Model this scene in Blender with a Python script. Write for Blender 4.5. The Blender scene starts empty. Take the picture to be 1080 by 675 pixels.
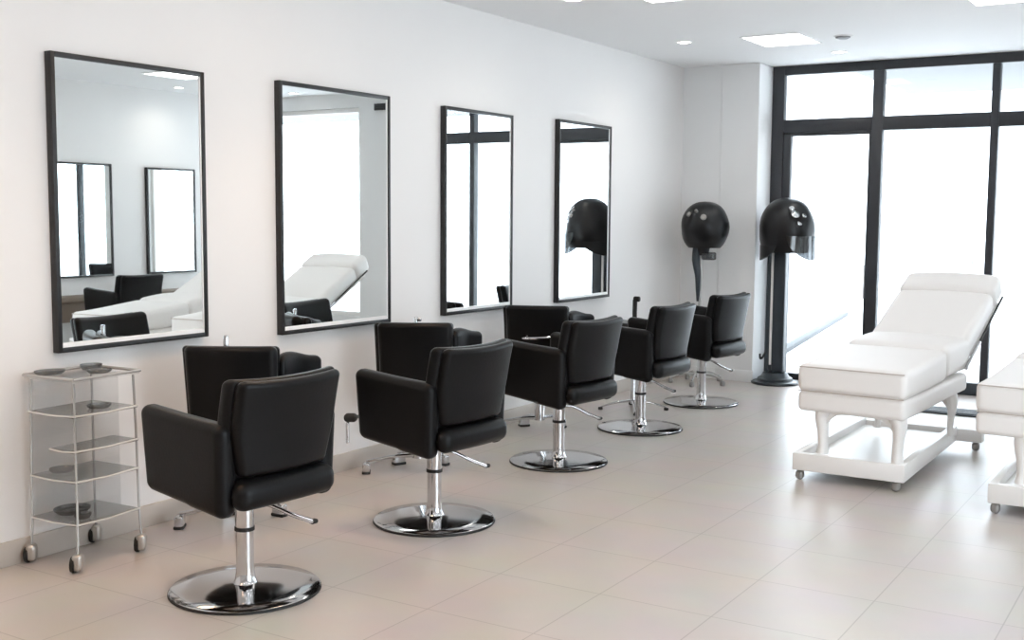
import bpy, bmesh, math, random
from mathutils import Vector, Matrix
random.seed(7)
PI = math.pi
R = math.radians
scene = bpy.context.scene
COL = scene.collection

# ------------------------------------------------------------------ materials
def new_mat(name):
    m = bpy.data.materials.new(name); m.use_nodes = True
    nt = m.node_tree
    return m, nt, nt.nodes['Principled BSDF'], nt.nodes['Material Output']

def pbr(name, col, rough=.5, metal=0., spec=.5, coat=0., noise=None, bump=None):
    """principled surface; noise=(scale, amount) varies the base colour, bump=(scale, strength)"""
    m, nt, b, out = new_mat(name)
    b.inputs['Base Color'].default_value = (*col, 1)
    b.inputs['Roughness'].default_value = rough
    b.inputs['Metallic'].default_value = metal
    b.inputs['Specular IOR Level'].default_value = spec
    b.inputs['Coat Weight'].default_value = coat
    tc = nt.nodes.new('ShaderNodeTexCoord')
    if noise:
        n = nt.nodes.new('ShaderNodeTexNoise'); n.inputs['Scale'].default_value = noise[0]
        n.inputs['Detail'].default_value = 4
        nt.links.new(tc.outputs['Object'], n.inputs['Vector'])
        r = nt.nodes.new('ShaderNodeMix'); r.data_type = 'RGBA'
        a = noise[1]
        r.inputs['A'].default_value = (*[c*(1-a) for c in col], 1)
        r.inputs['B'].default_value = (*[min(1, c*(1+a)) for c in col], 1)
        nt.links.new(n.outputs['Fac'], r.inputs['Factor'])
        nt.links.new(r.outputs['Result'], b.inputs['Base Color'])
    if bump:
        n = nt.nodes.new('ShaderNodeTexNoise'); n.inputs['Scale'].default_value = bump[0]
        n.inputs['Detail'].default_value = 3
        nt.links.new(tc.outputs['Object'], n.inputs['Vector'])
        bp = nt.nodes.new('ShaderNodeBump'); bp.inputs['Strength'].default_value = bump[1]
        bp.inputs['Distance'].default_value = .004
        nt.links.new(n.outputs['Fac'], bp.inputs['Height'])
        nt.links.new(bp.outputs['Normal'], b.inputs['Normal'])
    return m

def clear(name, tint, refl=.1, haze=0., haze_col=(.6, .62, .64), rough=.02):
    """thin clear sheet: transparent + a fresnel-weighted gloss, with an optional milky share"""
    m, nt, b, out = new_mat(name)
    nt.nodes.remove(b)
    t = nt.nodes.new('ShaderNodeBsdfTransparent'); t.inputs['Color'].default_value = (*tint, 1)
    g = nt.nodes.new('ShaderNodeBsdfGlossy'); g.inputs['Roughness'].default_value = rough
    lw = nt.nodes.new('ShaderNodeLayerWeight'); lw.inputs['Blend'].default_value = .25
    mul = nt.nodes.new('ShaderNodeMath'); mul.operation = 'MULTIPLY_ADD'
    mul.inputs[1].default_value = refl; mul.inputs[2].default_value = refl * .4
    nt.links.new(lw.outputs['Fresnel'], mul.inputs[0])
    mx = nt.nodes.new('ShaderNodeMixShader')
    nt.links.new(mul.outputs[0], mx.inputs[0]); nt.links.new(t.outputs[0], mx.inputs[1]); nt.links.new(g.outputs[0], mx.inputs[2])
    last = mx
    if haze:
        d = nt.nodes.new('ShaderNodeBsdfDiffuse'); d.inputs['Color'].default_value = (*haze_col, 1)
        m2 = nt.nodes.new('ShaderNodeMixShader'); m2.inputs[0].default_value = haze
        nt.links.new(last.outputs[0], m2.inputs[1]); nt.links.new(d.outputs[0], m2.inputs[2]); last = m2
    nt.links.new(last.outputs[0], out.inputs['Surface'])
    return m

def lamp_mat(name, col, s):
    m, nt, b, out = new_mat(name)
    b.inputs['Base Color'].default_value = (.9, .9, .9, 1)
    b.inputs['Emission Color'].default_value = (*col, 1)
    b.inputs['Emission Strength'].default_value = s
    return m

def floor_mat():
    m, nt, b, out = new_mat('beige_floor_tiles')
    tc = nt.nodes.new('ShaderNodeTexCoord')
    mp = nt.nodes.new('ShaderNodeMapping'); mp.inputs['Location'].default_value = (-2.156 + .446*20, -3.7325 + .487*20, 0)
    nt.links.new(tc.outputs['Object'], mp.inputs['Vector'])
    br = nt.nodes.new('ShaderNodeTexBrick'); br.offset = 0; br.squash = 1
    br.inputs['Scale'].default_value = 1
    br.inputs['Mortar Size'].default_value = .0028; br.inputs['Mortar Smooth'].default_value = .3
    br.inputs['Brick Width'].default_value = .446; br.inputs['Row Height'].default_value = .487
    br.inputs['Bias'].default_value = 0
    br.inputs['Color1'].default_value = (.52, .47, .432, 1); br.inputs['Color2'].default_value = (.53, .48, .442, 1)
    br.inputs['Mortar'].default_value = (.38, .34, .31, 1)
    nt.links.new(mp.outputs[0], br.inputs['Vector'])
    n = nt.nodes.new('ShaderNodeTexNoise'); n.inputs['Scale'].default_value = 3.; n.inputs['Detail'].default_value = 6
    nt.links.new(tc.outputs['Object'], n.inputs['Vector'])
    mx = nt.nodes.new('ShaderNodeMix'); mx.data_type = 'RGBA'; mx.blend_type = 'OVERLAY'; mx.inputs['Factor'].default_value = .12
    nt.links.new(br.outputs['Color'], mx.inputs['A']); nt.links.new(n.outputs['Color'], mx.inputs['B'])
    hs = nt.nodes.new('ShaderNodeHueSaturation'); hs.inputs['Saturation'].default_value = .9
    nt.links.new(mx.outputs['Result'], hs.inputs['Color'])
    nt.links.new(hs.outputs['Color'], b.inputs['Base Color'])
    b.inputs['Roughness'].default_value = .32
    b.inputs['Specular IOR Level'].default_value = .5
    return m

M = dict(
    wall=pbr('white_wall_paint', (.80, .785, .775), .7, noise=(2., .012)),
    back=pbr('white_pier_paint', (.80, .80, .80), .7, noise=(2., .012)),
    ceil=pbr('white_ceiling_paint', (.87, .87, .875), .85, noise=(1.5, .01)),
    base=pbr('beige_skirting_tile', (.52, .47, .425), .45, noise=(4., .03)),
    floor=floor_mat(),
    leather=pbr('black_leather', (.0065, .0066, .0072), .34, spec=.16, bump=(90, .12)),
    chrome=pbr('polished_chrome', (.62, .62, .63), .10, 1., noise=(3., .04)),
    steel=pbr('brushed_steel', (.50, .50, .51), .2, 1., noise=(12., .05)),
    rubber=pbr('black_rubber', (.012, .012, .012), .6, noise=(20, .2)),
    plastic=pbr('black_plastic', (.014, .014, .016), .3, noise=(8, .2)),
    frame=pbr('black_mirror_frame', (.012, .012, .013), .42, noise=(10, .15)),
    alu=pbr('anthracite_window_frame', (.030, .032, .038), .45, noise=(6, .1)),
    slate=pbr('blue_grey_lacquer', (.030, .040, .050), .35, noise=(5, .12)),
    mirror=pbr('mirror_silver', (.90, .93, .925), .012, 1., noise=(.6, .01)),
    bevel=pbr('painted_bevel_glint', (.92, .92, .92), .3, noise=(5, .01)),  # plain white, painted in place of the bevel's bright reflection
    seam=pbr('taupe_seam', (.52, .46, .42), .6, noise=(9, .05)),
    vinyl=pbr('white_vinyl', (.84, .815, .795), .5, bump=(9, .10)),
    white=pbr('white_lacquered_wood', (.84, .82, .80), .35, noise=(4, .02)),
    caster=pbr('grey_caster', (.32, .31, .30), .35, .5, noise=(20, .15)),
    sil=pbr('silver_caster_hood', (.55, .53, .50), .28, .8, noise=(20, .08)),
    acryl=clear('clear_acrylic', (.975, .978, .98), .10, .012, (.5, .52, .53)),
    shelf=clear('smoky_acrylic_shelf', (.86, .87, .87), .30, .20, (.30, .31, .32), .08),
    rod=pbr('clear_acrylic_rod', (.48, .48, .47), .2, .25, noise=(12, .05)),
    edge=pbr('acrylic_shelf_edge', (.76, .75, .73), .2, .25, noise=(12, .04)),
    dish=clear('smoky_glass_dish', (.60, .62, .63), .4, .22, (.16, .17, .175), .1),
    bottle=clear('pale_glass', (.8, .86, .88), .4, .15, (.7, .75, .78), .05),
    glass=clear('window_glass', (.975, .985, .985), .05),
    hoodglass=clear('smoky_visor', (.38, .40, .42), .3, .30, (.05, .055, .06), .12),
    hood=pbr('glossy_black_hood', (.008, .0085, .010), .33, spec=.35, noise=(6, .25), bump=(9, .55)),
    brown=pbr('taupe_console', (.20, .155, .12), .5, noise=(5, .12)),
    ground=pbr('pale_paving_outside', (.80, .80, .80), .8, noise=(3, .04)),
    facade=pbr('white_facade', (.85, .86, .87), .7, noise=(.5, .02)),
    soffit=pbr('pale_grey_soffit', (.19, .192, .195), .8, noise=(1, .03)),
    facglass=pbr('pale_blue_glazing', (.19, .22, .24), .4, noise=(.8, .05)),
    kerb=pbr('grey_kerb', (.07, .075, .08), .7, noise=(6, .1)),
    panel=lamp_mat('ceiling_panel_light', (1., .98, .95), 4.),
    warm_panel=lamp_mat('warm_ceiling_panel_light', (1., .70, .46), 8.5),  # warm tint added to unseen near panels, to warm the left wall
    spot=lamp_mat('downlight_lamp', (1., .93, .84), 12.),
)

# ------------------------------------------------------------------ mesh helpers
def link(name, bm, mat, parent=None, smooth=True, loc=None, rotz=None):
    bmesh.ops.recalc_face_normals(bm, faces=bm.faces[:])
    me = bpy.data.meshes.new(name); bm.to_mesh(me); bm.free()
    if smooth:
        for p in me.polygons: p.use_smooth = True
        me.set_sharp_from_angle(angle=R(38))
    me.materials.append(mat)
    o = bpy.data.objects.new(name, me); COL.objects.link(o)
    if parent: o.parent = parent
    if loc: o.location = loc
    if rotz is not None: o.rotation_euler = (0, 0, rotz)
    return o

def box(bm, x0, x1, y0, y1, z0, z1, bev=0., mat=None):
    vs = [bm.verts.new(Vector(c)) for c in ((x0,y0,z0),(x1,y0,z0),(x1,y1,z0),(x0,y1,z0),(x0,y0,z1),(x1,y0,z1),(x1,y1,z1),(x0,y1,z1))]
    fs = [bm.faces.new([vs[i] for i in f]) for f in ((3,2,1,0),(4,5,6,7),(0,1,5,4),(1,2,6,5),(2,3,7,6),(3,0,4,7))]
    if bev:
        es = list({e for f in fs for e in f.edges})
        r = bmesh.ops.bevel(bm, geom=es, offset=bev, segments=2, profile=.5, affect='EDGES')
        vs = [v for v in vs if v.is_valid] + list(r['verts'])
    if mat is not None:
        for v in set(vs): v.co = mat @ v.co
    return bm

def B(*a, **k):
    return box(bmesh.new(), *a, **k)

def rbox(bm, hx, hy, hz, r, k=4, m=(6, 6, 3), deform=None, c=(0, 0, 0)):
    """rounded box on a grid, every vertex passed through deform(Vector in local unit coords)"""
    H = (hx, hy, hz)
    rr = [min(r, h*.999) for h in H]
    axes = []
    for a in range(3):
        h, ra = H[a], rr[a]
        s = [h-ra + ra*math.tan(PI/4*i/k) for i in range(k+1)]
        inner = [-(h-ra) + 2*(h-ra)*i/m[a] for i in range(1, m[a])]
        axes.append([-v for v in reversed(s)] + inner + s)
    cache = {}
    def vert(i, j, l):
        key = (i, j, l)
        if key not in cache:
            p = [axes[0][i], axes[1][j], axes[2][l]]
            q = [max(-(H[a]-rr[a]), min(H[a]-rr[a], p[a])) for a in range(3)]
            d = [(p[a]-q[a])/rr[a] for a in range(3)]
            n = math.sqrt(sum(v*v for v in d)) or 1
            v = Vector([q[a] + rr[a]*d[a]/n for a in range(3)])
            if deform: v = deform(v)
            cache[key] = bm.verts.new(v + Vector(c))
        return cache[key]
    n = [len(a)-1 for a in axes]
    for s in (0, n[2]):
        for i in range(n[0]):
            for j in range(n[1]): bm.faces.new((vert(i,j,s), vert(i+1,j,s), vert(i+1,j+1,s), vert(i,j+1,s)))
    for s in (0, n[1]):
        for i in range(n[0]):
            for l in range(n[2]): bm.faces.new((vert(i,s,l), vert(i+1,s,l), vert(i+1,s,l+1), vert(i,s,l+1)))
    for s in (0, n[0]):
        for j in range(n[1]):
            for l in range(n[2]): bm.faces.new((vert(s,j,l), vert(s,j+1,l), vert(s,j+1,l+1), vert(s,j,l+1)))
    return bm

def lathe(bm, prof, seg=32, c=(0, 0, 0), mat=None):
    rings = []
    for r, z in prof:
        if r < 1e-6: rings.append([bm.verts.new((0, 0, z))])
        else: rings.append([bm.verts.new((r*math.cos(2*PI*i/seg), r*math.sin(2*PI*i/seg), z)) for i in range(seg)])
    for a, b in zip(rings, rings[1:]):
        for i in range(seg):
            j = (i+1) % seg
            if len(a) == 1 and len(b) == 1: continue
            if len(a) == 1: bm.faces.new((a[0], b[i], b[j]))
            elif len(b) == 1: bm.faces.new((a[i], a[j], b[0]))
            else: bm.faces.new((a[i], a[j], b[j], b[i]))
    for ring in (rings[0], rings[-1]):
        if len(ring) > 1: bm.faces.new(ring)
    for ring in rings:
        for v in ring:
            if mat is not None: v.co = mat @ v.co
            v.co += Vector(c)
    return bm

def curve_pts(pts, n=8):
    """Catmull-Rom through the points"""
    P = [Vector(p) for p in pts]
    P = [P[0]*2-P[1]] + P + [P[-1]*2-P[-2]]
    out = []
    for i in range(1, len(P)-2):
        for k in range(n):
            t = k/n
            a, b, c, d = P[i-1], P[i], P[i+1], P[i+2]
            out.append(.5*((2*b) + (c-a)*t + (2*a-5*b+4*c-d)*t*t + (3*b-a-3*c+d)*t**3))
    out.append(P[-2])
    return out

def tube(bm, pts, rad, seg=10, flat=1.):
    """swept tube; rad a number or list; flat squeezes the section's second axis"""
    pts = [Vector(p) for p in pts]; n = len(pts)
    if not isinstance(rad, (list, tuple)): rad = [rad]*n
    elif len(rad) != n:
        src = rad; rad = []
        for i in range(n):
            t = i/(n-1)*(len(src)-1); a = min(int(t), len(src)-2); rad.append(src[a] + (src[a+1]-src[a])*(t-a))
    T = [(pts[min(i+1, n-1)]-pts[max(i-1, 0)]).normalized() for i in range(n)]
    up = Vector((0, 0, 1)) if abs(T[0].z) < .9 else Vector((1, 0, 0))
    N = (up - T[0]*up.dot(T[0])).normalized()
    rings = []
    for i in range(n):
        N = (N - T[i]*N.dot(T[i])).normalized(); Bn = T[i].cross(N)
        rings.append([bm.verts.new(pts[i] + (N*math.cos(2*PI*k/seg)*flat + Bn*math.sin(2*PI*k/seg))*rad[i]) for k in range(seg)])
    for a, b in zip(rings, rings[1:]):
        for k in range(seg): bm.faces.new((a[k], a[(k+1) % seg], b[(k+1) % seg], b[k]))
    bm.faces.new(rings[0]); bm.faces.new(rings[-1])
    return bm

def thing(name, label, cat, loc=(0, 0, 0), rotz=0., group=None):
    o = bpy.data.objects.new(name, None); COL.objects.link(o)
    o.empty_display_size = .1
    o.location = loc; o.rotation_euler = (0, 0, rotz)
    return tag(o, label, cat, group)

def tag(o, label, cat, group=None, kind=None):
    o['label'] = label; o['category'] = cat
    if group: o['group'] = group
    if kind: o['kind'] = kind
    return o

def struct(o, label, cat):
    return tag(o, label, cat, kind='structure')

def dup(root, label, loc, rotz):
    r = root.copy(); COL.objects.link(r); r.location = loc; r.rotation_euler = (0, 0, rotz); r['label'] = label
    for ch in list(root.children):
        c = ch.copy(); COL.objects.link(c); c.parent = r
        for g in list(ch.children):
            d = g.copy(); COL.objects.link(d); d.parent = c
    return r

def bev_box(name, mat, parent, *a, bev=.004):
    return link(name, B(*a, bev=bev), mat, parent)

# ------------------------------------------------------------------ the room
W = 5.6            # right wall
YB = 9.35          # face of the short wall beside the window
YW = 9.70          # window plane
YF = -2.6          # wall behind the camera
ZC = 2.70

struct(link('floor', B(-.2, W+.2, YF-.2, YW+.12, -.12, 0), M['floor'], smooth=False), 'large beige floor tiles across the whole room', 'floor')
# ceiling with square openings for the recessed light panels
PANELS = [(1.26, 8.20), (1.28, 6.14), (2.93, 7.20), (4.36, 7.55), (4.36, 5.3), (1.28, 4.05), (1.28, 1.9), (2.93, 4.8), (2.93, 2.4), (4.36, 2.9), (4.36, .6), (1.28, -.4), (2.93, .1)]
PH = .205
struct(link('ceiling', B(-.2, W+.2, YF-.2, YW+.12, ZC, ZC+.12), M['ceil'], smooth=False), 'flat white painted ceiling', 'ceiling')
struct(link('wall_left', B(-.2, 0, YF-.2, YB+.02, 0, ZC), M['wall'], smooth=False), 'long white wall where the four large mirrors hang', 'wall')
bm = bmesh.new()
box(bm, W, W+.2, YF-.2, 1.7, 0, ZC); box(bm, W, W+.2, 4.6, YW+.12, 0, ZC); box(bm, W, W+.2, 1.7, 4.6, 0, .15); box(bm, W, W+.2, 1.7, 4.6, 2.2, ZC)
struct(link('wall_right', bm, M['wall'], smooth=False), 'white wall opposite the mirrors, seen only in them', 'wall')
struct(link('wall_front', B(-.2, W+.2, YF-.2, YF, 0, ZC), M['wall'], smooth=False), 'white wall at the near end of the room', 'wall')
bm = bmesh.new()
box(bm, -.2, .36, YB, YW+.12, 0, ZC)
box(bm, .355, .69, YB-.012, YW+.12, 0, ZC, bev=.006)
struct(link('wall_back', bm, M['back'], smooth=False), 'short white wall and pier left of the window', 'wall')
bm = bmesh.new()
box(bm, 3.10, 3.90, YW-.10, YW+.12, 0, ZC); box(bm, 3.90, W, YW-.10, YW+.12, 0, .3); box(bm, 3.90, W, YW-.10, YW+.12, 2.55, ZC); box(bm, 5.42, W, YW-.10, YW+.12, .3, 2.55)
struct(link('wall_window', bm, M['back'], smooth=False), 'white wall right of the dark framed window', 'wall')
bm = bmesh.new(); box(bm, 0, .014, YF, YB, 0, .10, bev=.003)
struct(link('baseboard_left', bm, M['base']), 'beige tiled skirting along the mirror wall', 'baseboard')
bm = bmesh.new(); box(bm, .014, .36, YB-.012, YB, 0, .10, bev=.003); box(bm, .36, .70, YB-.024, YB-.012, 0, .10, bev=.003)
struct(link('baseboard_back', bm, M['back']), 'white skirting at the foot of the short wall and pier', 'baseboard')

# --- the large dark framed window, its door bay on the left
win = thing('window_1', 'full height window in a dark anthracite frame', 'window', (0, 0, 0)); win['kind'] = 'structure'
fy0, fy1 = YW-.04, YW+.04
bev_box('jamb', M['alu'], win, .69, .795, fy0, fy1, 0, ZC)
bev_box('jamb', M['alu'], win, 3.02, 3.10, fy0, fy1, 0, ZC)
bev_box('mullion', M['alu'], win, 1.545, 1.632, fy0, fy1, 0, 2.62)
bev_box('mullion', M['alu'], win, 2.462, 2.522, fy0, fy1, 0, 2.62)
bev_box('head', M['alu'], win, .795, 3.02, fy0, fy1, 2.622, ZC)
for a, b in ((.795, 1.545), (1.632, 2.462), (2.522, 3.02)):
    bev_box('transom', M['alu'], win, a, b, fy0-.004, fy1, 2.132, 2.245)
    if a > 1: bev_box('sill_rail', M['slate'], win, a, b, fy0-.02, fy1, 0, .10)
    link('pane', B(a, b, YW-.004, YW+.004, 2.245, 2.622), M['glass'], win, smooth=False)
    if a > 1: link('pane', B(a, b, YW-.004, YW+.004, .10, 2.132), M['glass'], win, smooth=False)
door = thing('door_1', 'glazed door in the left bay of the dark window', 'door', (0, 0, 0)); door['kind'] = 'structure'
bm = bmesh.new()
box(bm, .797, .862, fy0+.01, fy1-.01, .004, 2.130, bev=.004); box(bm, 1.522, 1.543, fy0+.01, fy1-.01, .004, 2.130, bev=.004)
box(bm, .862, 1.522, fy0+.01, fy1-.01, 2.105, 2.130, bev=.004); box(bm, .862, 1.522, fy0+.01, fy1-.01, .004, .06, bev=.004)
link('door_frame', bm, M['alu'], door)
link('pane', B(.862, 1.522, YW-.004, YW+.004, .06, 2.105), M['glass'], door, smooth=False)
bm = bmesh.new(); tube(bm, [(1.533, fy0+.012, .74), (1.533, fy0-.03, .74), (1.533, fy0-.03, 1.02), (1.533, fy0+.012, 1.02)], .008, 8)
link('door_handle', bm, M['chrome'], door)
# --- a plain white framed window further right, seen only in the mirrors
w2 = thing('window_2', 'white framed window seen in the second mirror', 'window', (0, 0, 0)); w2['kind'] = 'structure'
bm = bmesh.new()
box(bm, 3.902, 3.95, YW-.05, YW+.03, .302, 2.548, bev=.004); box(bm, 5.37, 5.418, YW-.05, YW+.03, .302, 2.548, bev=.004)
box(bm, 3.95, 5.37, YW-.05, YW+.03, 2.50, 2.548, bev=.004); box(bm, 3.95, 5.37, YW-.05, YW+.03, .302, .35, bev=.004)
link('window_frame', bm, M['white'], w2)
link('pane', B(3.95, 5.37, YW-.004, YW+.004, .35, 2.50), M['glass'], w2, smooth=False)
w2['label'] = 'white framed window right of the pier'

tg = thing('floor_grille', 'dark floor grille set before the window, seen under the treatment bed', 'floor grille', (2.36, 8.72, 0))
link('grille_frame', B(-.62, .62, -.13, .13, 0, .012, bev=.003), M['slate'], tg)
for i in range(9): link('slat', B(-.60, .60, -.112+i*.026, -.100+i*.026, .012, .018), M['alu'], tg, smooth=False)

w3 = thing('added_window_3', 'unseen window added for cool side daylight, in the wall opposite the mirrors', 'window', (0, 0, 0)); w3['kind'] = 'structure'  # unseen, added to bring cool daylight across the floor from the right
bm = bmesh.new()
for y in (1.702, 3.125, 4.548): box(bm, W+.06, W+.12, y, y+.05, .152, 2.198, bev=.004)
box(bm, W+.06, W+.12, 1.752, 4.548, .152, .20, bev=.004); box(bm, W+.06, W+.12, 1.752, 4.548, 2.15, 2.198, bev=.004)
link('window_frame', bm, M['alu'], w3)
for a, b in ((1.752, 3.125), (3.175, 4.548)): link('pane', B(W+.086, W+.094, a, b, .20, 2.15), M['glass'], w3, smooth=False)

# --- outside
struct(link('ground_outside', B(-14, 22, YW+.12, 60, -.14, -.02), M['ground'], smooth=False), 'sunlit pale paving outside the window', 'ground')
struct(link('canopy', B(1.10, 9, YW+.14, 12.9, 2.74, 2.92), M['soffit'], smooth=False), 'pale grey canopy soffit outside the upper panes', 'canopy')
bm = bmesh.new()
d = Vector((-.63, 4.17, 0)).normalized(); nrm = Vector((d.y, -d.x, 0))
mt = Matrix.Translation((.38, 10.2, 0)) @ Matrix.Rotation(math.atan2(d.y, d.x), 4, 'Z')
box(bm, 0, 6.6, -.05, .05, -.02, .03, bev=.01, mat=mt)
struct(link('kerb', bm, M['kerb']), 'thin grey kerb line on the paving outside the door', 'kerb')
fac = thing('building', 'pale white building across the paving, seen through the middle pane', 'building', (0, 30, -.02))
bm = bmesh.new(); box(bm, -12, 16, 0, 3, 0, 9); box(bm, -12, 16, -.3, 0, 4.0, 4.5)
link('facade_wall', bm, M['facade'], fac, smooth=False)
for x, w in ((-3.0, .3), (-1.75, .55)):
    link('glazing_strip', B(x, x+w, -.06, .02, .3, 3.9, bev=.02), M['facglass'], fac)

# ------------------------------------------------------------------ ceiling fixtures
def ceiling_panel(x, y, label):
    t = thing('ceiling_panel_light', label, 'ceiling light', (x, y, ZC), 0, 'square ceiling panels')
    bm = bmesh.new()
    a, b = PH, PH+.012
    box(bm, -b, b, -b*1.25, -a*1.25, -.008, 0); box(bm, -b, b, a*1.25, b*1.25, -.008, 0)
    box(bm, -b, -a, -a*1.25, a*1.25, -.008, 0); box(bm, a, b, -a*1.25, a*1.25, -.008, 0)
    link('panel_frame', bm, M['ceil'], t, smooth=False)
    link('diffuser', B(-a, a, -a*1.25, a*1.25, -.005, 0), M['warm_panel' if y < 4.5 and x < 2 else 'panel'], t, smooth=False)
    return t
PLAB = ['square ceiling panel light nearest the window head', 'square ceiling panel light cut off by the top edge, above the third mirror',
        'square ceiling panel light at the top right corner of the photo', 'square ceiling panel light near the white framed window, seen in the first mirror']
for i, (x, y) in enumerate(PANELS):
    ceiling_panel(x, y, PLAB[i] if i < 4 else 'square ceiling panel light further down the room, outside the photo')
DOWN = [(.595, 7.98, 'round downlight near the corner of the mirror wall'), (.70, 6.09, 'round downlight at the top edge, above the third and fourth mirrors'),
        (1.44, 9.03, 'faint round downlight beside the smoke detector, close to the window'), (5.22, 8.31, 'round downlight reflected in the first mirror'),
        (4.55, 9.30, 'round downlight reflected in the second mirror')]
proto = None
for x, y, lab in DOWN:
    if proto is None:
        proto = thing('downlight', lab, 'downlight', (x, y, ZC), 0, 'recessed round downlights')
        link('trim_ring', lathe(bmesh.new(), [(.046, -.001), (.058, -.006), (.062, -.003), (.062, 0), (.046, 0)], 32), M['ceil'], proto)
        link('bulb', lathe(bmesh.new(), [(0, -.006), (.03, -.005), (.046, -.001), (.046, 0), (0, 0)], 32), M['spot'], proto)
    else:
        dup(proto, lab, (x, y, ZC), 0)
t = thing('smoke_detector', 'small dark smoke detector on the ceiling near the window', 'smoke detector', (1.69, 8.26, ZC))
link('housing', lathe(bmesh.new(), [(0, -.022), (.03, -.022), (.05, -.014), (.052, -.006), (.052, 0), (0, 0)], 28), pbr('grey_detector', (.22, .22, .23), .5, noise=(9, .1)), t)
link('mounting_plate', lathe(bmesh.new(), [(.052, -.006), (.065, -.005), (.066, 0), (.052, 0)], 28), M['ceil'], t)

# ------------------------------------------------------------------ mirrors
def wall_mirror(y0, y1, z0, z1, label, x0=.0, flip=False, glint=True, th=.038):
    g = 'large mirrors on the left wall' if not flip else 'mirrors on the opposite wall'
    t = thing('wall_mirror', label, 'mirror', (x0, (y0+y1)/2, z0), PI if flip else 0, g)
    h, w, f = z1-z0, (y1-y0)/2, .021
    bm = bmesh.new()
    box(bm, 0, th, -w, -w+f, 0, h, bev=.0025); box(bm, 0, th, w-f, w, 0, h, bev=.0025)
    box(bm, 0, th, -w+f, w-f, 0, f, bev=.0025); box(bm, 0, th, -w+f, w-f, h-f, h, bev=.0025)
    link('frame', bm, M['frame'], t)
    link('mirror_glass', B(.004, th-.010, -w+f, w-f, f, h-f), M['mirror'], t, smooth=False)
    if glint:
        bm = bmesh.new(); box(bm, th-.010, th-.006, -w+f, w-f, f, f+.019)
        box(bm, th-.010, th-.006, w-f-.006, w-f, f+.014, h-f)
        link('bevel_glint_strip', bm, M['bevel'], t, smooth=False)  # white strips painted as the bright reflection along the bevel
    return t
wall_mirror(2.972, 3.790, .838, 2.064, 'large black framed mirror above the clear trolley, first from the left')
wall_mirror(4.285, 5.177, .800, 2.080, 'large black framed mirror, second from the left')
wall_mirror(5.712, 6.493, .797, 2.073, 'large black framed mirror, third from the left')
wall_mirror(7.106, 7.918, .789, 2.096, 'large black framed mirror nearest the window, fourth from the left')
wall_mirror(6.70, 7.72, .77, 1.90, 'black framed mirror on the opposite wall, left one reflected in the first mirror', W, True, False)
wall_mirror(8.16, 8.82, .77, 1.885, 'black framed mirror on the opposite wall, right one reflected in the first mirror', W, True, False)

# ------------------------------------------------------------------ salon chairs (local +Y is forward)
def smooth(a, b, x):
    t = max(0, min(1, (x-a)/(b-a))); return t*t*(3-2*t)

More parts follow.
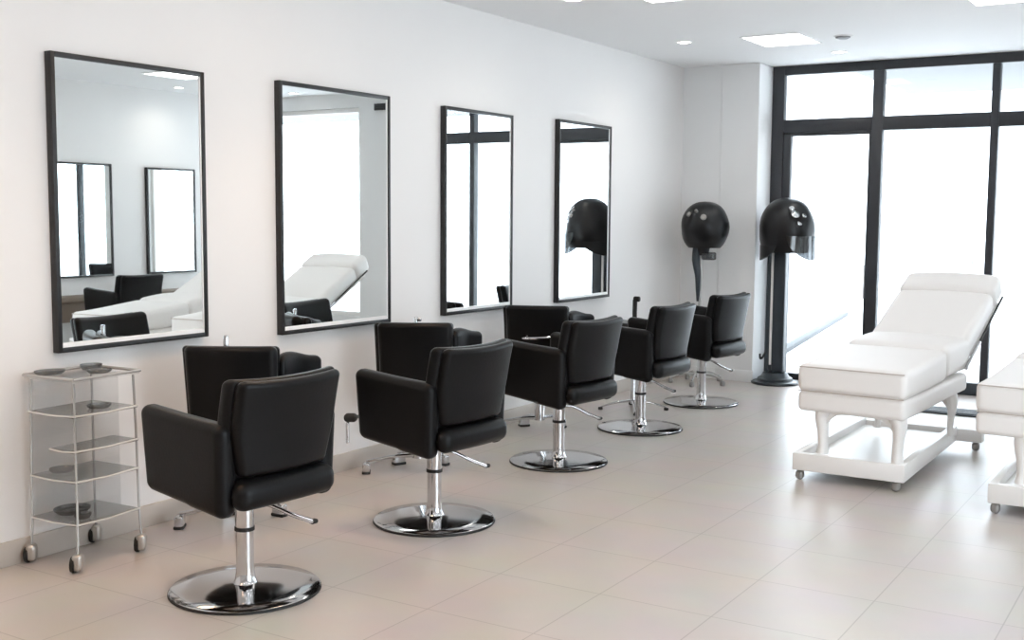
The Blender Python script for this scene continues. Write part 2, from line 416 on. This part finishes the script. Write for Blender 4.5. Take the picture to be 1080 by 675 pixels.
def make_salon_chair(label):
    t = thing('salon_chair', label, 'salon chair', (0, 0, 0), 0, 'row of black salon chairs')
    # seat: deep cushion whose rear shows as a roll under the backrest
    def seat_d(v):
        z = v.z; b = smooth(-.165, -.20, v.y)
        if v.z > 0: z += .012*(1-(v.x/.21)**2)*(1-(v.y/.25)**2) - .006*b
        return Vector((v.x*(1 + .14*b), v.y - .014*(1-(v.x/.21)**2)*b, z))
    link('seat', rbox(bmesh.new(), .206, .250, .055, .042, 5, (6, 14, 2), seat_d, (0, -.012, .434)), M['leather'], t)
    # backrest: a front pad down to the seat and a rear pad that tapers in a curve towards the roll
    def back(v, z0, z1, yoff, taper):
        u = (v.z-z0)/(z1-z0)
        k = 1 - taper*(1-smooth(-.15, .55, u))
        return Vector((v.x*k, v.y + yoff - .055*u + .010*math.sin(PI*u) + .030*(v.x/.26)**2, v.z - .010*(1-(v.x/.25)**2)*(1 if v.z > (z0+z1)/2 else 0)))
    z0, z1 = .478, .850
    bk = link('backrest', rbox(bmesh.new(), .256, .028, (z1-z0)/2, .026, 4, (12, 2, 10), lambda v: back(v + Vector((0, 0, (z0+z1)/2)), z0, z1, -.190, .03)), M['leather'], t)
    za, zb = .494, .846
    link('back_panel', rbox(bmesh.new(), .236, .027, (zb-za)/2, .026, 4, (12, 2, 10), lambda v: back(v + Vector((0, 0, (za+zb)/2)), za, zb, -.232, .17)), M['leather'], bk)
    # armrests: thick padded panels with generous corners
    for s in (-1, 1):
        def arm_d(v, s=s):
            u = (v.z+.165)/.33
            x = v.x + s*(.010*u + .004*(v.y/.25))
            z = v.z + (.030 if v.z < 0 else .016)*(v.y/.25)
            if v.z > 0: z += .004*smooth(.0, .2, v.y)
            y = v.y - .012*(1-u)*(-1 if v.y < 0 else 1.5)
            return Vector((x, y, z))
        link('armrest', rbox(bmesh.new(), .042, .228, .163, .036, 5, (2, 8, 6), arm_d, (s*.236, .012, .541)), M['leather'], t)
    link('seat_plate', B(-.10, .10, -.10, .10, .362, .380, bev=.004), M['steel'], t)
    col = link('column', lathe(bmesh.new(), [(.050, .028), (.040, .040), (.035, .07), (.033, .10), (.033, .232)], 32), M['chrome'], t)
    link('upper_sleeve', lathe(bmesh.new(), [(.0345, .247), (.0345, .355), (.045, .364)], 32), M['chrome'], col)
    link('collar_ring', lathe(bmesh.new(), [(.030, .230), (.0375, .232), (.0375, .246), (.030, .248)], 32), M['rubber'], col)
    base = link('base_disc', lathe(bmesh.new(), [(.279, .006), (.281, .012), (.275, .0165), (.20, .022), (.10, .028), (.045, .032), (0, .032)], 72), M['chrome'], t)
    link('floor_ring', lathe(bmesh.new(), [(.281, 0), (.284, .003), (.283, .008), (.270, .008), (.268, 0)], 72), M['rubber'], base)
    # pump lever sweeping out to the rear right
    pl = curve_pts([(.02, 0, .325), (.08, -.04, .318), (.16, -.09, .270), (.225, -.125, .238)], 6)
    lv = link('pump_lever', tube(bmesh.new(), pl, [.012, .013, .017, .018], 10, .55), M['chrome'], t)
    link('lever_tip', rbox(bmesh.new(), .017, .013, .009, .008, 3, (2, 2, 2), None, (.230, -.128, .237)), M['rubber'], lv)
    return t
def face(theta):            # forward = -X turned theta degrees towards +Y
    return R(90-theta)
ch = make_salon_chair('black leather salon chair at the front, nearest the camera and the clear trolley')
ch.location = (1.010, 3.041, 0); ch.rotation_euler = (0, 0, face(5))
for x, y, th, lab in [(1.029, 4.23, 5, 'black leather salon chair below the second mirror, second from the camera'),
                      (.880, 5.657, 6, 'black leather salon chair, third from the camera, middle of the row'),
                      (.822, 6.859, 3, 'black leather salon chair, fourth from the camera, on a thin chrome column'),
                      (.750, 8.072, 7, 'black leather salon chair farthest from the camera, in front of the hooded dryers')]:
    dup(ch, lab, (x, y, 0), face(th))
for x, y, th, lab in [(4.72, 7.15, 180, 'black salon chair by the opposite wall, left one reflected in the first mirror'),
                      (4.72, 8.50, 186, 'black salon chair by the opposite wall, right one reflected in the first mirror')]:
    dup(ch, lab, (x, y, 0), face(th))

# ------------------------------------------------------------------ wheeled seats between the row and the wall
def make_caster(parent, x, y, ang):
    bm = bmesh.new()
    mt = Matrix.Translation((x, y, 0)) @ Matrix.Rotation(ang, 4, 'Z')
    rbox(bm, .034, .020, .026, .009, 3, (2, 2, 2), lambda v: mt @ (v + Vector((0, 0, .034))))
    c = link('caster', bm, M['chrome'], parent)
    return c
def make_wheeled(label, wing=True, post='grey'):
    t = thing('wheeled_chair', label, 'wheeled chair', (0, 0, 0), 0, 'wheeled chairs by the mirror wall')
    link('seat', rbox(bmesh.new(), .19, .18, .05, .04, 4, (5, 5, 2), lambda v: Vector((v.x, v.y, v.z + .008*(1-(v.x/.19)**2))), (0, .03, .44)), M['leather'], t)
    def bd(v):
        u = (v.z+.19)/.38
        return Vector((v.x*(1-.06*(1-u)), v.y - .04*u + .02*(v.x/.2)**2, v.z))
    bk = link('backrest', rbox(bmesh.new(), .20, .032, .195, .028, 4, (8, 2, 8), bd, (0, -.17, .655)), M['leather'], t)
    def b2(v):
        u = (v.z+.19)/.38
        return Vector((v.x*(1-.06*(1-u)), v.y - .04*u + .02*(v.x/.2)**2, v.z))
    link('front_pad', rbox(bmesh.new(), .212, .022, .192, .02, 4, (8, 2, 8), b2, (-.012, -.122, .652)), M['leather'], bk)
    # side wing opening to the right
    mt = Matrix.Translation((.185, -.13, .615)) @ Matrix.Rotation(R(56), 4, 'Z')
    def wd(v):
        u = (v.x+.12)/.24
        w = Vector((v.x+.13, v.y + .02*math.sin(PI*u), v.z + (.014*math.sin(PI*1.6*u) if v.z > 0 else .0)))
        return mt @ w
    link('side_wing', rbox(bmesh.new(), .13, .034, .18, .030, 4, (8, 2, 6), wd), M['leather'], t)
    if post == 'none':          # a flat chrome loop handle across the rear of the back
        lp = curve_pts([(.15, -.205, .672), (.14, -.255, .664), (.06, -.285, .655), (-.04, -.285, .650), (-.08, -.24, .652), (-.06, -.205, .660)], 6)
        link('back_handle', tube(bmesh.new(), lp, .016, 10, .7), M['chrome'], t)
    link('column', lathe(bmesh.new(), [(.034, .085), (.034, .20), (.022, .202), (.022, .385), (.07, .388), (.07, .396), (0, .396)], 24), M['chrome'], t)
    for deg, ln in ((185, .285), (122, .24), (58, .23)):
        a = R(deg)
        bm = bmesh.new()
        tube(bm, curve_pts([(.02*math.cos(a), .02*math.sin(a), .10), (.14*math.cos(a), .14*math.sin(a), .092), (ln*math.cos(a), ln*math.sin(a), .068)], 4), [.020, .016, .011], 10, .7)
        lg = link('leg', bm, M['chrome'], t)
        cs = make_caster(lg, ln*math.cos(a), ln*math.sin(a), a + PI/2)
        bm = bmesh.new(); mt2 = Matrix.Translation((ln*math.cos(a), ln*math.sin(a), 0)) @ Matrix.Rotation(a+PI/2, 4, 'Z')
        rbox(bm, .037, .023, .008, .006, 3, (2, 2, 2), lambda v: mt2 @ (v + Vector((0, 0, .008))))
        link('wheel', bm, M['rubber'], lg)
    if post == 'hook':          # long height lever with a round black knob and a chrome drop handle
        lv = link('height_lever', tube(bmesh.new(), curve_pts([(-.03, -.05, .372), (-.17, -.26, .378), (-.295, -.455, .388)], 5), .008, 8), M['rubber'], t)
        link('knob', rbox(bmesh.new(), .034, .026, .022, .02, 3, (2, 2, 2), None, (-.305, -.47, .389)), M['rubber'], lv)
        link('drop_handle', rbox(bmesh.new(), .009, .014, .055, .008, 3, (2, 2, 3), None, (-.318, -.488, .315)), M['chrome'], lv)
    if post == 'grey':
        link('headrest_post', lathe(bmesh.new(), [(.011, .82), (.011, .884), (.009, .890), (0, .890)], 16, (-.03, -.155, 0)), M['steel'], t)
    elif post == 'hook':
        bm = bmesh.new(); lathe(bm, [(.010, .82), (.010, .872), (.008, .876), (0, .876)], 16, (-.0, -.155, 0))
        rbox(bm, .016, .008, .010, .006, 2, (2, 2, 2), None, (.014, -.155, .862))
        link('headrest_post', bm, M['steel'], t)
    return t
wc = make_wheeled('black wheeled chair with a grey post, behind the front salon chair under the first mirror')
wc.location = (.375, 3.665, 0); wc.rotation_euler = (0, 0, R(32))
w2c = make_wheeled('black wheeled chair with a small hooked post, behind the second salon chair', post='hook')
w2c.location = (.375, 4.985, 0); w2c.rotation_euler = (0, 0, R(32))
w3c = make_wheeled('black wheeled chair with no post, behind the middle salon chair', post='none')
w3c.location = (.335, 6.36, 0); w3c.rotation_euler = (0, 0, R(24))

# --- slim black post stand behind the fourth salon chair
t = thing('tool_stand', 'slim black hooked post on a dark tray stand, behind the fourth salon chair', 'tool stand', (.46, 7.50, 0))
link('column', lathe(bmesh.new(), [(.03, .05), (.022, .09), (.02, .615)], 20), M['chrome'], t)
for k in range(4):
    a = R(90*k + 30)
    lg = link('leg', tube(bmesh.new(), curve_pts([(.01*math.cos(a), .01*math.sin(a), .07), (.12*math.cos(a), .12*math.sin(a), .055), (.24*math.cos(a), .24*math.sin(a), .022)], 4), [.018, .014, .010], 10, .6), M['chrome'], t)
    link('foot_pad', lathe(bmesh.new(), [(.016, 0), (.018, .004), (.016, .018), (0, .019)], 16, (.24*math.cos(a), .24*math.sin(a), 0)), M['rubber'], lg)
link('tray', rbox(bmesh.new(), .15, .10, .014, .010, 3, (4, 4, 2), lambda v: Vector((v.x, v.y, v.z + .012*(v.x/.15)**2)), (0, 0, .628)), M['plastic'], t)
ps = link('post', tube(bmesh.new(), [(-.0, 0, .63), (-.002, 0, .72), (0, 0, .81)], [.016, .017, .017], 12), M['rubber'], t)
link('hook', rbox(bmesh.new(), .026, .018, .020, .014, 3, (2, 2, 2), None, (.014, 0, .815)), M['rubber'], ps)

# ------------------------------------------------------------------ clear trolley
def make_trolley():
    ax, ay = .265, .315            # along the foot edge, along the depth edge
    t = thing('acrylic_trolley', 'clear acrylic five tier trolley on silver casters, left of the chairs', 'trolley', (.168, 2.985, 0), R(3))
    hx, hy = ax/2, ay/2
    top = .760
    # posts, splaying slightly at the foot
    for sx in (-1, 1):
        for sy in (-1, 1):
            pts = curve_pts([(sx*hx*.93, sy*hy*.95, top-.01), (sx*hx*.97, sy*hy*.98, .5), (sx*hx, sy*hy, .185), (sx*hx*1.02, sy*hy*1.04, .075)], 5)
            link('post', tube(bmesh.new(), pts, .0048, 8), M['rod'], t)
            bm = bmesh.new()
            mt = Matrix.Translation((sx*hx*1.02, sy*hy*1.04, 0)) @ Matrix.Rotation(R(35), 4, 'Z')
            rbox(bm, .020, .026, .034, .016, 4, (2, 2, 2), lambda v: mt @ (v + Vector((0, 0, .044))))
            c = link('caster', bm, M['sil'], t)
            bm = bmesh.new()
            lathe(bm, [(.012, -.024), (.030, -.022), (.033, -.016), (.033, -.006), (.012, -.004)], 20, mat=mt @ Matrix.Translation((-.004, 0, .034)) @ Matrix.Rotation(PI/2, 4, 'Y'))
            link('wheel', bm, M['rubber'], c)
    # shelves
    for i, z in enumerate((.185, .357, .478, .618)):
        x0 = -hx if i != 2 else -hx*.1
        w = (hx+.004 - x0)/2
        s = link('shelf', rbox(bmesh.new(), w, hy+.004, .005, .004, 2, (4, 4, 2), lambda v: Vector((v.x, v.y, v.z)), (x0+w-.002, 0, z)), M['shelf'], t)
        bm = bmesh.new()
        tube(bm, [(hx+.004, -hy, z+.004), (hx+.006, 0, z-.001), (hx+.004, hy, z+.004)], .0045, 8)
        tube(bm, [(x0, -hy-.003, z+.002), ((x0+hx)/2, -hy-.005, z-.002), (hx+.003, -hy-.003, z+.003)], .0035, 8)
        link('shelf_edge', bm, M['edge'], s)
    # clear side panels above the shelves
    link('side_panel', B(-hx*.95, hx*.2, hy-.004, hy, .19, .755), M['acryl'], t, smooth=False)
    link('side_panel', B(-hx*.95, hx*.95, -hy, -hy+.004, .36, .615), M['acryl'], t, smooth=False)
    link('side_panel', B(-hx, -hx+.004, -hy, hy, .19, .755), M['acryl'], t, smooth=False)
    # top tray with a raised rim
    tp = link('top_tray', rbox(bmesh.new(), hx+.012, hy+.012, .006, .005, 2, (4, 4, 2), None, (0, 0, top)), M['acryl'], t)
    bm = bmesh.new()
    e = .012; P = [(-hx-e, -hy-e), (hx+e, -hy-e), (hx+e, hy+e), (-hx-e, hy+e), (-hx-e, -hy-e)]
    for a, b in zip(P, P[1:]): tube(bm, [(*a, top+.008), (*b, top+.008)], .006, 8)
    link('rim', bm, M['rod'], tp)
    return t
make_trolley()
def dish(x, y, z, r, h, label, ry=1., name='dish', mat='dish', rot=0):
    bm = bmesh.new()
    lathe(bm, [(0, .0), (r*.78, .0), (r*.96, h*.55), (r, h), (r*.93, h), (r*.86, h*.5), (r*.7, .006), (0, .006)], 28, mat=Matrix.Rotation(rot, 4, 'Z') @ Matrix.Diagonal((1, ry, 1, 1)))
    o = link(name, bm, M[mat], loc=(x, y, z))
    return tag(o, label, 'dish', 'smoky dishes on the trolley')
dish(.095, 2.885, .767, .050, .016, 'smoky oval dish at the left corner of the trolley top', 1.3)
dish(.215, 3.03, .767, .045, .014, 'smoky dish in the middle of the trolley top', 1.2)
dish(.105, 3.075, .767, .042, .022, 'smoky bowl at the back of the trolley top, against the wall', 1.1)
dish(.13, 2.945, .1925, .066, .020, 'dark oval dish on the lowest trolley shelf', 1.15)
dish(.235, 2.915, .1915, .034, .018, 'small dark dish in front of the oval dish on the lowest shelf', 1.)
dish(.105, 2.92, .3635, .046, .016, 'dark dish on the second shelf from the bottom of the trolley', 1.1)
dish(.22, 3.02, .6245, .043, .014, 'dark flat dish on the upper trolley shelf', 1.2)

# ------------------------------------------------------------------ hooded dryers
def hood_shell(bm, rx, ry, rz, cut, thick=.02, seg=36, rings=16, lump=0.):
    """open-bottomed dome: superellipsoid upper part continued below its equator to z=-cut"""
    def ring(scale, dz, lo):
        out = []
        for i in range(rings+1):
            u = i/rings
            ph = PI/2 - u*(PI/2 + math.asin(min(1, lo)))
            z = math.sin(ph); r = math.cos(ph)
            r = max(r, 0)**.82
            row = []
            for k in range(seg):
                a = 2*PI*k/seg
                l = 1 + lump*(.5*math.sin(3*a+1.3) + .5*math.sin(5*a+2*z*3))*r
                row.append(Vector((rx*scale*r*math.cos(a)*l, ry*scale*r*math.sin(a)*l, rz*scale*z + dz)))
            out.append(row)
        return out
    outer = ring(1, 0, cut); inner = ring(1-thick/rx, -.004, cut)
    def add(rows):
        V = [[bm.verts.new(p) for p in row] for row in rows[1:]]
        top = bm.verts.new(sum(rows[0], Vector())/seg)
        for k in range(seg): bm.faces.new((top, V[0][k], V[0][(k+1) % seg]))
        for a, b in zip(V, V[1:]):
            for k in range(seg): bm.faces.new((a[k], b[k], b[(k+1) % seg], a[(k+1) % seg]))
        return V[-1]
    o = add(outer); i_ = add(inner)
    for k in range(seg): bm.faces.new((o[k], o[(k+1) % seg], i_[(k+1) % seg], i_[k]))
    return bm

d1 = thing('hooded_dryer', 'round black hooded dryer on a thin grey pole, left one beside the far chair', 'hooded dryer', (.33, 9.02, 0), 0, 'hooded hair dryers')
link('hood', hood_shell(bmesh.new(), .200, .200, .215, .80, lump=.035), M['hood'], d1, loc=(.03, 0, 1.325))
bm = bmesh.new()
for a, z, r in ((-2.0, .10, .022), (-1.25, .075, .026), (-1.6, .13, .013)):
    v = Vector((math.cos(a)*.186, math.sin(a)*.186, z))
    mt = Matrix.Translation(v + Vector((.03, 0, 1.335))) @ v.to_track_quat('Z', 'Y').to_matrix().to_4x4()
    lathe(bm, [(0, .006), (r*.7, .006), (r, .0), (r, -.02), (0, -.02)], 16, mat=mt)
link('shine_disc', bm, M['caster'], d1)  # grey discs stand in for reflections on the hood
link('motor_neck', lathe(bmesh.new(), [(.055, 1.20), (.060, 1.17), (.05, 1.12), (.035, 1.09), (.02, 1.085)], 24, (.02, 0, 0)), M['plastic'], d1)
link('control_box', rbox(bmesh.new(), .055, .035, .032, .014, 3, (3, 3, 3), None, (.085, -.03, 1.085)), M['hoodglass'], d1)
link('hose', tube(bmesh.new(), curve_pts([(-.03, -.02, 1.18), (-.035, -.02, 1.05), (-.015, -.02, .92), (-.012, -.018, .80), (-.014, -.016, .70)], 6), [.032, .034, .026, .020, .010], 14), M['slate'], d1)
link('pole', lathe(bmesh.new(), [(.018, .06), (.013, .10), (.013, 1.12)], 16), M['rod'], d1)
for k in range(5):
    a = R(72*k - 80)
    lg = link('leg', tube(bmesh.new(), curve_pts([(.015*math.cos(a), .015*math.sin(a), .075), (.12*math.cos(a), .12*math.sin(a), .085), (.235*math.cos(a), .235*math.sin(a), .05)], 4), [.014, .011, .008], 8), M['rod'], d1)
    link('caster', lathe(bmesh.new(), [(.008, .0), (.02, .004), (.022, .022), (.016, .042), (0, .046)], 16, (.235*math.cos(a), .235*math.sin(a), 0)), M['caster'], lg)

d2 = thing('hooded_dryer', 'large black hooded dryer on a thick slate post with a stepped round base', 'hooded dryer', (.872, 9.40, 0), 0, 'hooded hair dryers')
link('hood', hood_shell(bmesh.new(), .232, .205, .275, .66, lump=.03), M['hood'], d2, loc=(.085, -.06, 1.30))
def band(a0, a1, z0, z1, rx, ry, th=.012, n=18, dip=.0):
    """curved shield hanging from the dome's rim"""
    bm = bmesh.new(); rows = []
    for i in range(n+1):
        u = i/n; a = a0 + (a1-a0)*u; e = math.sin(PI*u)**.5
        lo = z1 - (z1-z0)*e
        rows.append([bm.verts.new(p) for p in ((rx*math.cos(a), ry*math.sin(a), lo), (rx*math.cos(a), ry*math.sin(a), z1), ((rx-th)*math.cos(a), (ry-th)*math.sin(a), z1), ((rx-th)*math.cos(a), (ry-th)*math.sin(a), lo))])
    for p, q in zip(rows, rows[1:]):
        for k in range(4): bm.faces.new((p[k], q[k], q[(k+1) % 4], p[(k+1) % 4]))
    bm.faces.new(rows[0]); bm.faces.new(rows[-1])
    return bm
link('visor', band(R(-75), R(55), -.24, -.04, .240, .212), M['hoodglass'], d2, loc=(.085, -.06, 1.30))
link('neck_guard', band(R(120), R(265), -.25, -.12, .218, .192), M['hood'], d2, loc=(.085, -.06, 1.30))
bm = bmesh.new()
for a, z, r in ((-.95, .14, .035), (-.75, .07, .03), (-1.1, .19, .024), (-.55, .13, .02), (-1.45, .02, .05)):
    v = Vector((math.cos(a)*.212, math.sin(a)*.190, z))
    mt = Matrix.Translation(v + Vector((.085, -.06, 1.30))) @ v.to_track_quat('Z', 'Y').to_matrix().to_4x4()
    lathe(bm, [(0, .006), (r*.7, .005), (r, -.002), (r, -.03), (0, -.03)], 18, mat=mt)
link('shine_disc', bm, M['chrome'], d2)  # chrome discs stand in for the shiny patches on the hood
link('post', rbox(bmesh.new(), .052, .040, .565, .014, 3, (2, 2, 6), None, (.025, 0, .66)), M['slate'], d2)
link('painted_gap_light', B(-.046, -.026, -.038, -.022, .16, 1.12, bev=.003), M['white'], d2)  # white strip painted as the bright line of light beside the post
rd = link('cable_rod', tube(bmesh.new(), [(-.075, -.02, .10), (-.073, -.02, .6), (-.068, -.02, 1.15)], .018, 10), M['slate'], d2)
link('hook', tube(bmesh.new(), curve_pts([(-.075, -.03, .27), (-.10, -.04, .22), (-.120, -.04, .21), (-.124, -.04, .25)], 5), .009, 8), M['rubber'], rd)
bs = link('base_disc', lathe(bmesh.new(), [(.198, 0), (.202, .012), (.195, .022), (.150, .030), (.145, .050), (.120, .062), (.10, .095), (0, .10)], 48), M['slate'], d2)

# ------------------------------------------------------------------ treatment beds (local +Y from foot to head)
def make_bed(label):
    t = thing('treatment_bed', label, 'treatment bed', (0, 0, 0), 0, 'white treatment beds')
    hw = .295
    def rise(y): return .075*smooth(.0, 1.1, y)
    def cushion(y0, y1, z0, z1, crown, rad=.035):
        cy, cz = (y0+y1)/2, (z0+z1)/2
        def f(v):
            y = v.y + cy
            z = v.z + cz + rise(y)*(.5 if v.z < 0 else 1)
            if v.z > 0: z += crown*(1-(v.x/hw)**2)*(1-((v.y)/((y1-y0)/2))**2)
            return Vector((v.x, y, z))
        return rbox(bmesh.new(), hw, (y1-y0)/2, (z1-z0)/2, rad, 4, (8, 8, 3), f)
    lc = link('leg_cushion', cushion(0, .70, .482, .632, .012), M['vinyl'], t)
    # piped seams round the cushion
    bm = bmesh.new()
    for z in (.618, .489):
        tube(bm, [(-hw+.012, .003, z), (-hw+.03, -.0005, z), (hw-.03, -.0005, z), (hw-.012, .003, z)], .0032, 6)
    link('piping', bm, M['seam'], lc)
    link('seat_cushion', cushion(.70, 1.16, .49, .645, .022, .045), M['vinyl'], t)
    link('under_box', rbox(bmesh.new(), hw-.004, .56, .054, .028, 4, (6, 8, 2), lambda v: Vector((v.x, v.y, v.z + .4*rise(v.y+.56))), (0, .564, .430)), M['vinyl'], t)
    # raised back section
    A = Vector((0, 1.09, .665)); Bv = Vector((0, 1.79, 1.005))
    d = (Bv-A).normalized(); L = (Bv-A).length; n = Vector((0, -d.z, d.y))
    def bk(l0, l1, th, crown, lift):
        def f(v):
            l = v.y + (l0+l1)/2
            k = v.z + lift
            if v.z > 0: k += crown*(1-(v.x/hw)**2)
            p = A + d*l + n*k
            return Vector((v.x, p.y, p.z))
        return rbox(bmesh.new(), hw, (l1-l0)/2, th/2, .045, 4, (8, 8, 3), f)
    b = link('back_cushion', bk(.0, L-.185, .13, .012, -.02), M['vinyl'], t)
    link('headrest', bk(L-.20, L+.02, .15, .018, -.014), M['vinyl'], b)
    link('back_frame', bk(.05, L-.06, .03, 0, -.095), M['white'], b)
    # gas struts up the sides of the back
    for s in (-1, 1):
        p0 = Vector((s*(hw+.012), 1.02, .55)); p1 = A + d*(L-.06) + n*(-.06); p1.x = s*(hw+.012)
        mid = p0.lerp(p1, .35)
        st = link('gas_strut', tube(bmesh.new(), [p0, mid], .011, 10), M['steel'], t)
        link('strut_rod', tube(bmesh.new(), [mid, p1], .007, 10), M['rubber'], st)
    # curved legs
    for x, y in ((-.165, .07), (.243, .07), (-.20, 1.02), (.235, 1.02)):
        sx = 1 if x > 0 else -1; sy = -1 if y < .5 else 1
        pts = curve_pts([(x-sx*.012, y, .40), (x+sx*.004, y+sy*.003, .35), (x, y, .27), (x-sx*.004, y, .20), (x, y+sy*.003, .148)], 5)
        link('leg', tube(bmesh.new(), pts, [.060, .048, .036, .034, .040] if y < .5 else [.045, .036, .026, .022, .026], 14, .8), M['white'], t)
    # arched apron between the front legs
    for y, xa, xb in ((.062, -.165, .243), (1.03, -.20, .235)):
        bm = bmesh.new(); N = 20; top = .388
        fr, bk_ = [], []
        for i in range(N+1):
            u = -1 + 2*i/N; x = (xa+xb)/2 + u*(xb-xa)/2
            zb = .372 - .115*(abs(u)**5)
            for lst, yy in ((fr, y-.016), (bk_, y+.016)): lst.append((bm.verts.new((x, yy, zb)), bm.verts.new((x, yy, top))))
        for i in range(N):
            a, b2 = fr[i], fr[i+1]; c, e = bk_[i], bk_[i+1]
            bm.faces.new((a[0], b2[0], b2[1], a[1])); bm.faces.new((c[0], c[1], e[1], e[0])); bm.faces.new((a[0], c[0], e[0], b2[0])); bm.faces.new((a[1], b2[1], e[1], c[1]))
        bm.faces.new((fr[0][0], fr[0][1], bk_[0][1], bk_[0][0])); bm.faces.new((fr[-1][0], bk_[-1][0], bk_[-1][1], fr[-1][1]))
        link('apron', bm, M['white'], t)
    # base: two long rails, front bar, shelf board, and a wider rear bar
    bm = bmesh.new()
    z0, z1 = .056, .150
    box(bm, -.295, .295, -.005, .035, z0, z1, bev=.006)
    box(bm, -.295, -.255, .035, 1.34, z0, z1, bev=.006); box(bm, .255, .295, .035, 1.34, z0, z1, bev=.006)
    box(bm, -.255, .255, .035, 1.30, z0+.03, z0+.05)
    box(bm, -.30, .44, 1.34, 1.42, z0, z0+.075, bev=.006)
    bf = link('base_frame', bm, M['white'], t, rotz=R(5))
    for x, y in ((-.262, .035), (.245, .04), (-.27, 1.38), (.40, 1.38)):
        c = link('caster', rbox(bmesh.new(), .022, .024, .026, .019, 4, (2, 2, 2), None, (x, y, .027)), M['caster'], bf)
        link('caster_stem', lathe(bmesh.new(), [(.014, .046), (.014, .060)], 12, (x, y, 0)), M['steel'], bf)
    return t
bed = make_bed('white padded treatment bed with raised back, in full view before the window')
bed.location = (2.449, 5.974, 0); bed.rotation_euler = (0, 0, R(-5))
bed2 = dup(bed, 'white padded treatment bed cut off by the right edge of the photo', (3.385, 5.80, 0), R(-5))
for c in bed2.children:
    if c.name.startswith(('base_frame', 'leg.', 'apron')): c.location.x += .085

# ------------------------------------------------------------------ opposite wall, seen in the mirrors only
t = thing('console_shelf', 'taupe console shelf below the mirrors of the opposite wall', 'console', (5.45, 7.75, 0))
link('shelf_board', B(-.15, .148, -1.35, 1.35, .55, .60, bev=.005), M['brown'], t)
link('drawer_box', B(-.12, .148, -1.30, 1.30, .36, .55, bev=.005), M['brown'], t)
for y in (-1.1, 0, 1.1): link('bracket', B(-.10, .148, y-.02, y+.02, .0, .36, bev=.004), M['frame'], t)
bm = bmesh.new(); lathe(bm, [(0, 0), (.055, 0), (.058, .02), (.058, .13), (.05, .14), (0, .14)], 24)
o = tag(link('jar', bm, M['white'], loc=(5.42, 7.90, .60)), 'white round jar on the console shelf of the opposite wall', 'jar')
bm = bmesh.new(); lathe(bm, [(0, 0), (.04, 0), (.043, .02), (.043, .11), (.018, .14), (.018, .17), (0, .17)], 24)
o = tag(link('bottle', bm, M['bottle'], loc=(5.40, 8.06, .60)), 'pale glass bottle beside the white jar on the console shelf', 'bottle')
t = thing('wall_vent', 'dark slot vent high on the wall right of the window, seen in the second mirror', 'vent', (3.52, YW-.10, 2.54))
bm = bmesh.new(); box(bm, -.17, .17, -.012, 0, -.035, .035, bev=.003)
link('vent_frame', bm, M['alu'], t)
for z in (-.02, 0, .02): link('slat', B(-.15, .15, -.018, -.012, z-.006, z+.003), M['frame'], t)

# ------------------------------------------------------------------ light
def spot(name, x, y, col, power, size=150, blend=1.):
    L = bpy.data.lights.new(name, 'SPOT'); L.energy = power; L.color = col; L.spot_size = R(size); L.spot_blend = blend; L.shadow_soft_size = .05
    o = bpy.data.objects.new(name, L); COL.objects.link(o); o.location = (x, y, ZC-.03); return o
for x, y, _ in DOWN: spot('down_beam', x, y, (1, .92, .82), 8)
for y in (4.2, 2.3, .4): spot('down_beam', .95, y, (1, .66, .40), 34, 110)  # warm spots without fixtures, added to warm the left side

world = bpy.data.worlds.new('overcast_sky'); scene.world = world; world.use_nodes = True
nt = world.node_tree; bg = nt.nodes['Background']
bg.inputs['Color'].default_value = (.83, .92, 1., 1); bg.inputs['Strength'].default_value = 6.0

# ------------------------------------------------------------------ camera (fitted to the photograph)
f, yaw, pitch, roll, D = 1205.278, .557983, .092022, .006856, 4.08764
H = 1.42
dv = Vector((-math.sin(yaw)*math.cos(pitch), math.cos(yaw)*math.cos(pitch), -math.sin(pitch)))
r0 = Vector((math.cos(yaw), math.sin(yaw), 0)); u0 = r0.cross(dv)
r2 = r0*math.cos(roll) + u0*math.sin(roll); u2 = -r0*math.sin(roll) + u0*math.cos(roll)
cam = bpy.data.cameras.new('camera'); cam.sensor_fit = 'HORIZONTAL'; cam.sensor_width = 36; cam.lens = f/1080*36
cam.clip_start = .05; cam.clip_end = 200
co = bpy.data.objects.new('camera', cam); COL.objects.link(co)
m = Matrix(((r2.x, u2.x, -dv.x, D), (r2.y, u2.y, -dv.y, 0), (r2.z, u2.z, -dv.z, H), (0, 0, 0, 1)))
co.matrix_world = m
scene.camera = co

vs = scene.view_settings
scene.display_settings.display_device = 'sRGB'
vs.view_transform = 'Standard'; vs.look = 'None'; vs.gamma = 1; vs.use_curve_mapping = False
vs.exposure = 0.40
scene.cycles.max_bounces = 10; scene.cycles.diffuse_bounces = 6; scene.cycles.glossy_bounces = 6
scene.cycles.transparent_max_bounces = 16; scene.cycles.transmission_bounces = 8
scene.cycles.use_denoising = True
